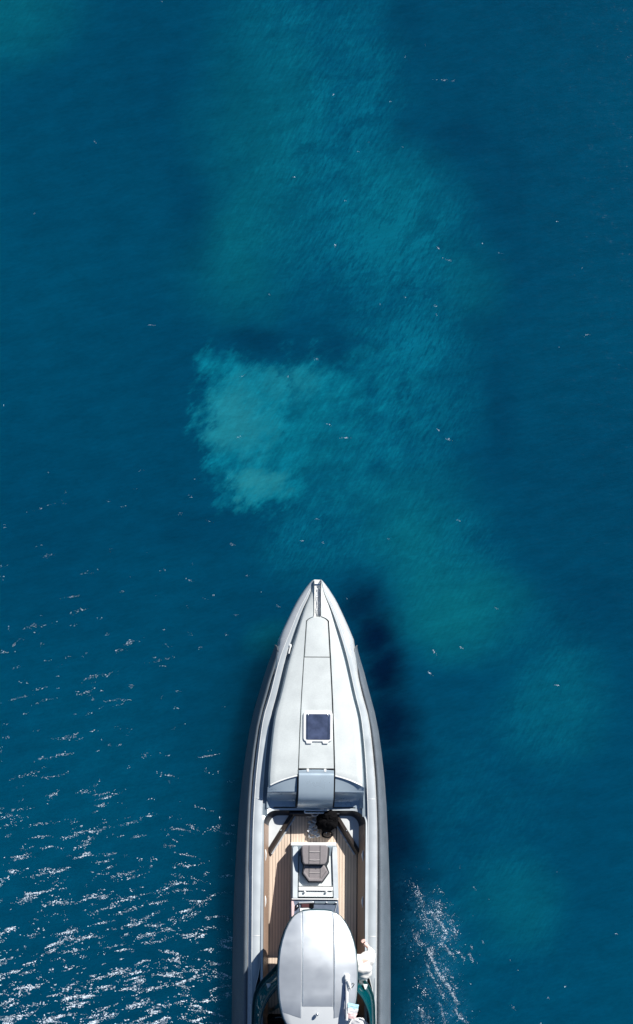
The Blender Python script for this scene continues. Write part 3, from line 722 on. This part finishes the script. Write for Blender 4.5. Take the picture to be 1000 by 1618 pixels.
# mast lying back over the roof
mb = W(549.5, 1545, 2.420)
mast = mk('mast', *tube([W(549.5, 1544, 2.360), W(549.3, 1552, 2.440), W(549.2, 1580, 2.460), W(549.2, 1612, 2.460)], [.055, .04, .036, .03], 12), M['white'], boat)
o = mk('mast_foot', *prism(rrect(mb.x-.06, mb.y-.05, mb.x+.06, mb.y+.09, .03), 2.300, 2.460), M['white'], boat, bevel=.02); o.parent = mast
o = mk('mast_arm', *tube([W(551, 1549, 2.480), W(554, 1558, 2.520), W(555.5, 1563, 2.520)], [.035, .03, .022], 8), M['white'], boat); o.parent = mast
o = mk('mast_hook', *tube([W(552, 1561.5, 2.520), W(555, 1562, 2.530), W(558.5, 1558.5, 2.530), W(560.5, 1554.5, 2.540), W(559, 1553, 2.540), W(556.5, 1555, 2.540)], .012, 8), M['trim'], boat); o.parent = mast

# ------------------------------------------------------------------ loose things
# flag spread from the mast; the navy roll paints in the mast's shade
fl = empty('flag', W(552, 1585, 2.610)); tag(fl, 'white flag with pale blue and pink bands draped from the mast on the boat roof', 'flag')
rows = []
for i in range(15):
    t = i/14; py = 1552+t*58; z = 2.415+t*.0
    r = []
    for k in range(10):
        a = 2*math.pi*k/10; rr = .026+.012*noise.noise(Vector((i*.5, k*.9, 1)))
        p = W(546.6+.9*math.sin(i*1.7)*.4, py, z); r.append(p+Vector((rr*math.cos(a), 0, rr*.9*math.sin(a))))
    rows.append(r)
V, F = grid(rows, True); mk('mast_shade_roll', V, F, M['navy'], fl)
def cloth(name, corners, m_, amp, nu=14, nv=12, seed=0, par=None, th=.008):
    A, B, C, D = [Vector(c) for c in corners]; rows = []
    for i in range(nv+1):
        v = i/nv; r = []
        for j in range(nu+1):
            u = j/nu; p = (A*(1-u)+B*u)*(1-v)+(D*(1-u)+C*u)*v
            p = p+Vector((noise.noise(Vector((u*2, v*2, seed+5)))*amp, noise.noise(Vector((u*2.360, v*2, seed+9)))*amp, noise.noise(Vector((u*4, v*3, seed)))*amp*1.6)); r.append(p)
        rows.append(r)
    V, F = grid(rows); return mk(name, V, F, m_, par, thick=th, sharp=70)
cloth('blue_band', [W(549.5, 1584, 2.500), W(567, 1587.5, 2.460), W(566, 1594.5, 2.460), W(549.5, 1592.5, 2.520)], M['paleblue'], .009, seed=1, par=fl)
cloth('white_band', [W(549.5, 1592.5, 2.520), W(566, 1594.5, 2.460), W(564.5, 1601.5, 2.420), W(549.5, 1601, 2.500)], M['cloth'], .009, seed=1.2, par=fl)
cloth('pink_band', [W(549.5, 1601, 2.500), W(564.5, 1601.5, 2.420), W(561, 1609.5, 2.480), W(549.5, 1610, 2.420)], M['pink'], .009, seed=1.4, par=fl)
# white towel over the seat backs at the bottom edge
tw = cloth('towel', [W(549.5, 1608.5, 1.56), W(573, 1608.5, 1.54), W(592, 1628, 1.46), W(549, 1632, 1.46)], M['cloth'], .05, 20, 14, seed=3, th=.03)
tw2 = tag(tw, 'crumpled white towel thrown over the dark helm seat, below the flag', 'towel')
# black bag and rope in the bow of the cockpit
def lumpy(c, rx, ry, rz, seed, amp=.18, nu=28, nv=16, f=3.0):
    rows = []
    for i in range(nv+1):
        t = math.pi*i/nv; r = []
        for k in range(nu):
            a = 2*math.pi*k/nu; d = Vector((math.sin(t)*math.cos(a), math.sin(t)*math.sin(a), math.cos(t)))
            q = 1+amp*noise.noise(d*f+Vector((seed, 0, 0)))+amp*.5*noise.noise(d*f*2.4+Vector((0, seed, 0)))
            r.append(Vector((c[0]+d.x*rx*q, c[1]+d.y*ry*q, c[2]+d.z*rz*q)))
        rows.append(r)
    return grid(rows, True)
c = W(517, 1298, .62)
bagp = tag(mk('bag', *join(lumpy(c, .26, .25, .24, 2.0, .3), lumpy(W(521, 1289, .78), .19, .15, .12, 5.0, .3)), M['black'], None, sharp=80), 'lumpy black sack in the bow corner of the cockpit beside the anchor chain', 'bag')
rows_ = []
pth = []
for i in range(90):
    a = i*.42; rr = .125-.0005*i*0 + .012*math.sin(i*.31); lev = .42+.018*(i // 15)
    q = W(517, 1318.5, lev); pth.append(q+Vector((rr*math.cos(a), rr*.62*math.sin(a), 0)))
rp = empty('rope_coil', W(517, 1318.5, ZS)); tag(rp, 'coil of thin black rope lying on the teak beneath the black sack', 'rope')
mk('coil', *tube(pth, .014, 7), M['rope'], rp)
mk('shackle', *ellipsoid(W(515.5, 1315.5, .45), .035, .03, .03), M['steel'], rp)
# anchor chain: heap of links on the sole, run up to the bulkhead
def link(c, d, up, l=.05, w_=.028, r=.008):
    d = d.normalized(); sdir = d.cross(up).normalized()
    pts = []
    for i in range(10):
        a = 2*math.pi*i/10; pts.append(c+d*math.cos(a)*l*.5+sdir*math.sin(a)*w_*.5)
    return tube(pts, r, 5, closed=True)
def chain(path, name, label, r=.007, l=.052):
    ls = []
    for i in range(len(path)-1):
        a, b = path[i], path[i+1]; d = b-a
        up = Vector((0, 0, 1)) if i % 2 else Vector((.8*random.uniform(-1, 1), .3, .7))
        if abs(d.normalized().dot(up.normalized())) > .95: up = Vector((1, 0, 0))
        ls.append(link((a+b)/2, d, up, l, .032, r))
    return tag(mk(name, *join(*ls), M['chain'], None, sharp=80), label, 'chain')
path = []
for i in range(62):
    t = i/61
    px = 494+8.5*math.sin(i*.55)*(.55+.5*t)+2.5*math.sin(i*1.3)+5*t*(1-t); py = 1296+t*27+2.2*math.sin(i*.7); path.append(W(px, py, ZS+.03+.07*abs(math.sin(i*.9))))
def resample(p, st=.042):
    out = [p[0]]; acc = 0
    for a, b in zip(p, p[1:]):
        d = (b-a).length; k = max(1, round(d/st))
        for j in range(1, k+1): out.append(a.lerp(b, j/k))
    return out
lead = resample([W(484, 1290.5, .44), W(487, 1288.5, .46), W(490, 1290.5, .45), W(493, 1288.5, .46), W(498, 1290, .47), W(503, 1288.5, .5), W(507, 1291, .45)])
loop = resample([W(491.5, 1283, .74), W(492, 1286.5, .66), W(495, 1288.3, .62), W(500, 1288.3, .62), W(503.5, 1286, .66), W(504, 1283, .74)])
ls = path
chain(lead+resample([lead[-1], path[0]])[1:-1]+path, 'anchor_chain', 'galvanised anchor chain heaped on the shaded teak beside the black sack', .012, .062)
chain(loop, 'chain_loop', 'short loop of chain hanging under the steel grab bar', .009)
bc = resample([W(501.5+.9*math.sin(i*1.1), 930+i*3.3, zdeck(0, 940)-.085) for i in range(14)])
chain(bc, 'bow_chain', 'anchor chain lying in the white channel at the tip of the bow', .009)
for py, w_ in ((921, 4.2), (933, 3.0), (939, 2.6)):
    pass
V, F = tube([Hh(-4.4, 924, 1.29), Hh(4.4, 924, 1.29)], .03, 10); mk('bow_roller', V, F, M['steel'], boat)
mk('chain_stopper', *box(-.03, .045, Hh(0, 943, 1.3)[1], Hh(0, 936, 1.3)[1], 1.22, 1.32), M['chain'], boat, bevel=.008)
mk('chain_guide', *box(-.02, .03, Hh(0, 955, 1.3)[1], Hh(0, 948, 1.3)[1], 1.2, 1.29), M['chain'], boat, bevel=.008)

# ------------------------------------------------------------------ person on the starboard side
pl = empty('person', (1.0, -1.95, ZS)); tag(pl, 'person in a loose white shirt reaching one fist forward along the teak side', 'person')
def skinned(name, nodes, edges, m_, par, sub=2, root=0):
    me = bpy.data.meshes.new(name); L0 = par.location
    me.from_pydata([tuple(Vector(p)-L0) for p, r in nodes], edges, []); me.update()
    o = bpy.data.objects.new(name, me); col.objects.link(o); o.parent = par
    sm = o.modifiers.new('skin', 'SKIN'); sm.use_smooth_shade = True
    if not me.skin_vertices: me.skin_vertices.new()
    for i, (p, r) in enumerate(nodes):
        rr = r if isinstance(r, tuple) else (r, r)
        me.skin_vertices[0].data[i].radius = rr; me.skin_vertices[0].data[i].use_root = (i == root)
    su = o.modifiers.new('sub', 'SUBSURF'); su.levels = sub; su.render_levels = sub
    me.materials.append(m_); return o
pelv = Vector((1.00, -2.08, 1.26)); chest = Vector((1.14, -1.86, 1.58)); neck = Vector((.90, -1.84, 1.82)); head = Vector((.76, -1.82, 1.97))
shR = Vector((1.27, -1.78, 1.66)); elR = W(589, 1506, 1.48); wrR = W(581, 1496, 1.36); pmR = W(576, 1489.5, 1.32)
shL = Vector((.84, -1.86, 1.74)); elL = Vector((.72, -1.72, 1.48)); wrL = Vector((.62, -1.52, 1.38))
nodes = [(pelv, (.15, .12)), (Vector((1.0, -1.96, 1.45)), (.14, .11)), (chest, (.13, .10)), (neck, .055), (neck+Vector((-.05, .01, .08)), .055),
         (shR, .065), (elR, .055), (wrR, .045), (pmR, (.078, .042)),
         (shL, .065), (elL, .045), (wrL, .030), (wrL+Vector((-.03, .08, -.01)), (.036, .02)),
         (Vector((1.05, -2.02, 1.22)), .095), (Vector((1.02, -1.94, .85)), .062), (Vector((1.0, -2.06, .46)), .042), (Vector((1.0, -1.90, .41)), .035),
         (Vector((.88, -2.02, 1.22)), .095), (Vector((.86, -1.95, .85)), .062), (Vector((.86, -2.05, .46)), .042), (Vector((.86, -1.88, .41)), .035)]
edges = [(0, 1), (1, 2), (2, 3), (3, 4), (2, 5), (5, 6), (6, 7), (7, 8), (2, 9), (9, 10), (10, 11), (11, 12), (0, 13), (13, 14), (14, 15), (15, 16), (0, 17), (17, 18), (18, 19), (19, 20)]
body = skinned('body', nodes, edges, M['skin'], pl)
# fist: fingers curled over the edge of the side lining
fd = (pmR-wrR).normalized(); side = fd.cross(Vector((0, 0, 1))).normalized()
for k, (o_, ln) in enumerate(((-.040, .060), (-.013, .070), (.014, .066), (.039, .054))):
    a = pmR+side*o_+fd*.015; b = a+fd*ln*.75+Vector((0, 0, .012)); c_ = b+fd*ln*.35+Vector((0, 0, -.022)); d_ = c_-fd*.012+Vector((0, 0, -.025))
    o = skinned('finger', [(a, .019), (b, .018), (c_, .016), (d_, .013)], [(0, 1), (1, 2), (2, 3)], M['skin'], pl, 2); o.parent = body; o.location = (0, 0, 0)
a = wrR+fd*.035-side*.03; o = skinned('thumb', [(a, .014), (a+fd*.03-side*.028, .013), (a+fd*.062-side*.03+Vector((0, 0, -.01)), .011)], [(0, 1), (1, 2)], M['skin'], pl, 2); o.parent = body
V, F = tube([wrR-fd*.006, wrR+fd*.012], [.037, .036], 14, cap=False); mk('bracelet', V, F, M['brace'], pl, thick=.006)
# head
V, F = lumpy(head, .078, .098, .115, 1.0, .03); hd = mk('head', V, F, M['skin'], pl)
o = mk('nose', *ellipsoid(head+Vector((0, .10, -.005)), .014, .02, .025), M['skin'], pl); o.parent = hd
for sx in (-1, 1):
    o = mk('ear', *ellipsoid(head+Vector((sx*.078, -.005, 0)), .012, .022, .032), M['skin'], pl); o.parent = hd
    o = mk('eye', *ellipsoid(head+Vector((sx*.032, .088, .012)), .014, .010, .010), M['white'], pl); o.parent = hd
o = mk('mouth', *ellipsoid(head+Vector((0, .088, -.055)), .026, .01, .008), M['pink'], pl); o.parent = hd
V, F = lumpy(head+Vector((0, -.018, .03)), .088, .102, .105, 4.0, .08); mk('hair', V, F, M['hair'], pl)
# shirt and shorts over the body
parts = []
def capsule(p, q, r0, r1, fl=1.0):
    p, q = Vector(p), Vector(q); n = 9; pts = []; rr = []
    for k in range(n+1):
        u = k/n; w_ = math.sqrt(max(.02, 1-(2*u-1)**8)); pts.append(p.lerp(q, u)); rr.append((r0+(r1-r0)*u)*w_)
    return tube(pts, rr, 18)
parts += [ellipsoid((1.11, -1.97, 1.52), .245, .20, .21, 24, 14), ellipsoid((1.0, -1.94, 1.58), .19, .17, .18, 24, 14), ellipsoid((.93, -1.84, 1.72), .15, .15, .13, 20, 12), ellipsoid((1.12, -2.10, 1.36), .26, .20, .26, 24, 14), ellipsoid((1.22, -1.74, 1.50), .17, .16, .15, 20, 12), ellipsoid((1.02, -1.80, 1.56), .20, .17, .18, 20, 12), ellipsoid((1.10, -2.06, 1.26), .24, .19, .22, 24, 14), ellipsoid((1.13, -1.96, 1.42), .245, .20, .22, 24, 14), ellipsoid((1.14, -1.86, 1.56), .235, .18, .17, 24, 14), ellipsoid((1.00, -1.83, 1.66), .16, .13, .12, 20, 12),
          ellipsoid((1.27, -1.80, 1.60), .135, .13, .12, 20, 12), capsule(shR, elR, .115, .095), capsule(elR+(shR-elR)*.15, wrR.lerp(elR, .10), .095, .060), capsule(shL, elL, .09, .08), capsule(elL, wrL.lerp(elL, .35), .08, .055)]
V, F = join(*parts)
# soft folds in the cloth
V = [v+Vector((noise.noise(v*7)*.018, noise.noise(v*7+Vector((9, 0, 0)))*.018, noise.noise(v*9+Vector((0, 7, 0)))*.028)) for v in V]
sh = mk('shirt', V, F, M['shirt'], pl, sharp=180)
m_ = sh.modifiers.new('remesh', 'REMESH'); m_.mode = 'VOXEL'; m_.voxel_size = .018; m_.use_smooth_shade = True
m_ = sh.modifiers.new('smooth', 'SMOOTH'); m_.iterations = 14; m_.factor = .5
skinned('shorts', [(Vector((.97, -2.02, 1.26)), (.17, .14)), (Vector((1.05, -2.02, 1.16)), .115), (Vector((1.03, -1.97, .95)), .10), (Vector((.88, -2.02, 1.16)), .115), (Vector((.87, -1.97, .95)), .10)], [(0, 1), (1, 2), (0, 3), (3, 4)], M['shorts'], pl)

# ------------------------------------------------------------------ white flecks: sun glitter modelled as mesh, and the broken wash
fv, ff = [], []
def wx(px): return (px-492.5)/62.5
def wy(py): return (1400-py)/62.5
def fleck(px, py, a, b, ang, rng):
    x, y = wx(px), wy(py); n = 6; o = len(fv); a /= 62.5; b /= 62.5
    ca, sa = math.cos(ang), math.sin(ang); ph = rng.random()*6
    for k in range(n):
        t = 2*math.pi*k/n+ph; q = rng.uniform(.65, 1.2)
        u, v = a*q*math.cos(t), b*q*math.sin(t)
        fv.append((x+u*ca-v*sa, y+u*sa+v*ca, .004))
    fv.append((x, y, .004+min(.03, .7*b)))
    for k in range(n): ff.append((o+k, o+(k+1) % n, o+n))
rg = random.Random(11)
def in_boat(px, py, m=3):
    if py < 912: return False
    h = O_(py)+m; return abs(px-(496-(0 if py > 1100 else -3))) < h
def cluster(cx, cy, length, nd, ang, spread, size, rng=rg, curve=0):
    ca, sa = math.cos(ang), math.sin(ang)
    for _ in range(nd):
        t = rng.gauss(0, .42)*length*.6
        q = rng.gauss(0, spread)+curve*t*t/max(1, length)
        px = cx+t*ca-q*sa; py = cy-(t*sa+q*ca)
        if in_boat(px, py) or px < -30 or px > 1030: continue
        s = size*min(2.4, rng.lognormvariate(0, .45))*(1-.4*min(1, abs(t)/length))
        fleck(px, py, s*rng.uniform(.9, 1.7), s*rng.uniform(.5, .9), ang+rng.gauss(0, .35), rng)
# glitter field, thicker towards the lower left
cnt = 0
for _ in range(2700):
    px = rg.uniform(-20, 372); py = rg.uniform(740, 1632)
    q = (py-740)/880
    d = .05+.30*max(0, q-.12)+1.0*max(0, q-.50)**1.3*1.9
    d *= 1-.75*max(0, (px-200)/172)*max(0, min(1, (1560-py)/350)) if py < 1560 else 1-.25*max(0, (px-200)/172)
    nn = noise.noise(Vector((px*.012, py*.03, 3)))
    d *= 1+.9*nn
    if rg.random() > d: continue
    big = rg.random() < .14+.22*q
    ang = R(rg.gauss(13, 6)) if px < 260 else R(rg.gauss(4, 14))
    sz = .26+.33*q**1.5
    if big: cluster(px, py, rg.uniform(18, 54), int(rg.uniform(18, 60)*(.45+q*.8)), ang, rg.uniform(.7, 1.9), sz*1.12, curve=rg.uniform(-.3, .3))
    else: cluster(px, py, rg.uniform(5, 20), int(rg.uniform(2, 10)), ang, rg.uniform(.5, 1.8), sz)
# sparse glints seen elsewhere (position, length, count, slope in degrees)
for cx, cy, ln, nd, an in ((700, 127, 22, 22, -4), (716, 128, 8, 12, 10), (240, 514, 12, 14, -5), (150, 224, 8, 6, -40), (55, 338, 4, 4, 0), (255, 3, 6, 6, 0), (693, 393, 9, 8, -40), (708, 411, 14, 16, -14), (690, 497, 6, 5, -30),
                           (545, 692, 16, 20, -3), (520, 671, 14, 8, -25), (500, 568, 10, 8, -12), (383, 594, 9, 6, 12), (378, 691, 9, 6, 10), (928, 529, 14, 14, 6), (882, 549, 5, 4, 0), (708, 694, 14, 12, -14), (693, 680, 8, 6, -40),
                           (500, 820, 9, 6, 0), (478, 855, 10, 8, 8), (510, 857, 4, 5, 0), (784, 961, 7, 10, -30), (686, 1030, 12, 12, -58), (680, 1064, 11, 12, -38), (729, 1023, 7, 8, -30), (881, 1083, 9, 10, -12), (724, 822, 8, 9, -40), (614, 852, 6, 4, 5),
                           (465, 280, 6, 4, -20), (527, 150, 4, 4, 0), (617, 160, 4, 3, 0), (566, 240, 5, 3, 0), (636, 232, 4, 3, -30), (583, 225, 5, 3, -15), (545, 317, 5, 3, -20), (530, 388, 8, 8, -45), (762, 385, 4, 4, -30), (790, 400, 10, 4, 0),
                           (300, 917, 12, 8, -20), (366, 861, 12, 9, 0), (390, 910, 8, 6, 20), (373, 972, 9, 9, -8), (440, 958, 9, 7, -35), (412, 935, 5, 5, 8), (548, 946, 3, 3, 0), (749, 1402, 10, 12, -55), (726, 1369, 5, 4, -70), (763, 1489, 6, 8, -50),
                           (806, 1517, 3, 3, 0), (818, 1533, 3, 3, 0), (811, 1592, 13, 14, -40), (866, 1577, 6, 6, -70), (854, 1619, 8, 8, -80), (892, 1559, 4, 4, -90), (973, 1476, 6, 4, 30), (881, 1378, 4, 4, 0), (743, 1554, 3, 3, 0), (745, 1496, 9, 10, -70),
                           (75, 745, 8, 3, 0), (172, 792, 6, 4, 0), (880, 350, 3, 2, 0), (920, 424, 3, 2, 0), (640, 90, 3, 2, 0), (672, 72, 3, 2, 0), (425, 465, 4, 3, 0), (640, 470, 4, 3, 0), (600, 480, 4, 3, 0), (688, 484, 5, 5, -20), (5, 640, 6, 4, -40), (455, 595, 5, 3, 10)):
    cluster(cx, cy, ln, int(nd*1.5), R(an), .8, .30)
# broken wash on the starboard side, combed aft and outwards
wash = [([(656, 1406), (664, 1420), (674, 1440), (682, 1447)], 95, 3.0), ([(680, 1440), (690, 1452), (698, 1462), (708, 1476)], 150, 1.6), ([(690, 1440), (700, 1446)], 45, 3.0), ([(712, 1450), (716, 1468), (721, 1479)], 60, 2.2),
        ([(668, 1450), (676, 1462), (684, 1470)], 70, 3.5), ([(655, 1474), (658, 1484), (668, 1494)], 75, 2.2), ([(676, 1498), (681, 1512), (686, 1522), (692, 1538), (700, 1548), (710, 1560), (716, 1572), (722, 1586)], 360, 1.3),
        ([(684, 1498), (682, 1508)], 45, 3), ([(674, 1522), (678, 1536), (686, 1548)], 45, .9), ([(697, 1490), (708, 1502), (718, 1512)], 60, 1.5), ([(718, 1590), (722, 1602), (728, 1606), (742, 1618)], 80, 2.0),
        ([(662, 1590), (666, 1600), (668, 1608)], 60, 2.0), ([(672, 1608), (680, 1618)], 50, 4), ([(697, 1588), (700, 1604), (704, 1620)], 55, 1.2), ([(720, 1504), (730, 1508), (735, 1518)], 25, 1.0), ([(741, 1506), (745, 1512), (747, 1520)], 22, .9),
        ([(690, 1475), (700, 1485), (712, 1482)], 80, 5), ([(700, 1530), (708, 1545)], 60, 5), ([(655, 1555), (668, 1568), (680, 1575)], 45, 5), ([(690, 1554), (698, 1570), (706, 1582)], 45, 1.5), ([(662, 1430), (690, 1475)], 80, 7), ([(716, 1556), (722, 1562)], 14, 1.5),
        ([(694, 1409), (700, 1410)], 8, .6), ([(684, 1424), (698, 1432)], 40, 2), ([(650, 1398), (662, 1410)], 20, 2)]
for pts, nd, sp in wash:
    for _ in range(int(nd*2.1)):
        t = rg.random()*(len(pts)-1); i = int(t); u = t-i
        ax, ay = pts[i]; bx, by = pts[i+1]
        wide = rg.choice((1.0, 1.0, 1.0, 3.2, 6.0))
        px = ax+(bx-ax)*u+rg.gauss(0, sp*wide); py = ay+(by-ay)*u+rg.gauss(0, sp*wide*1.2)
        ang = math.atan2(-(by-ay), bx-ax)+rg.gauss(0, .3)
        s = (.27 if wide == 1.0 else .19)*min(2.2, rg.lognormvariate(0, .5))
        fleck(px, py, s*rg.uniform(1.2, 3.4), s*rg.uniform(.5, .9), ang, rg)
me = bpy.data.meshes.new('glitter_and_foam'); me.from_pydata(fv, [], ff); me.update(); me.materials.append(M['glitter_and_foam'])
fo = bpy.data.objects.new('glitter_and_foam', me); col.objects.link(fo)
tag(fo, 'small white flecks standing in for sun glitter, thickest to the left of the boat, with wash to starboard', 'glitter_and_foam', kind='stuff')
print('flecks', len(ff)//6)
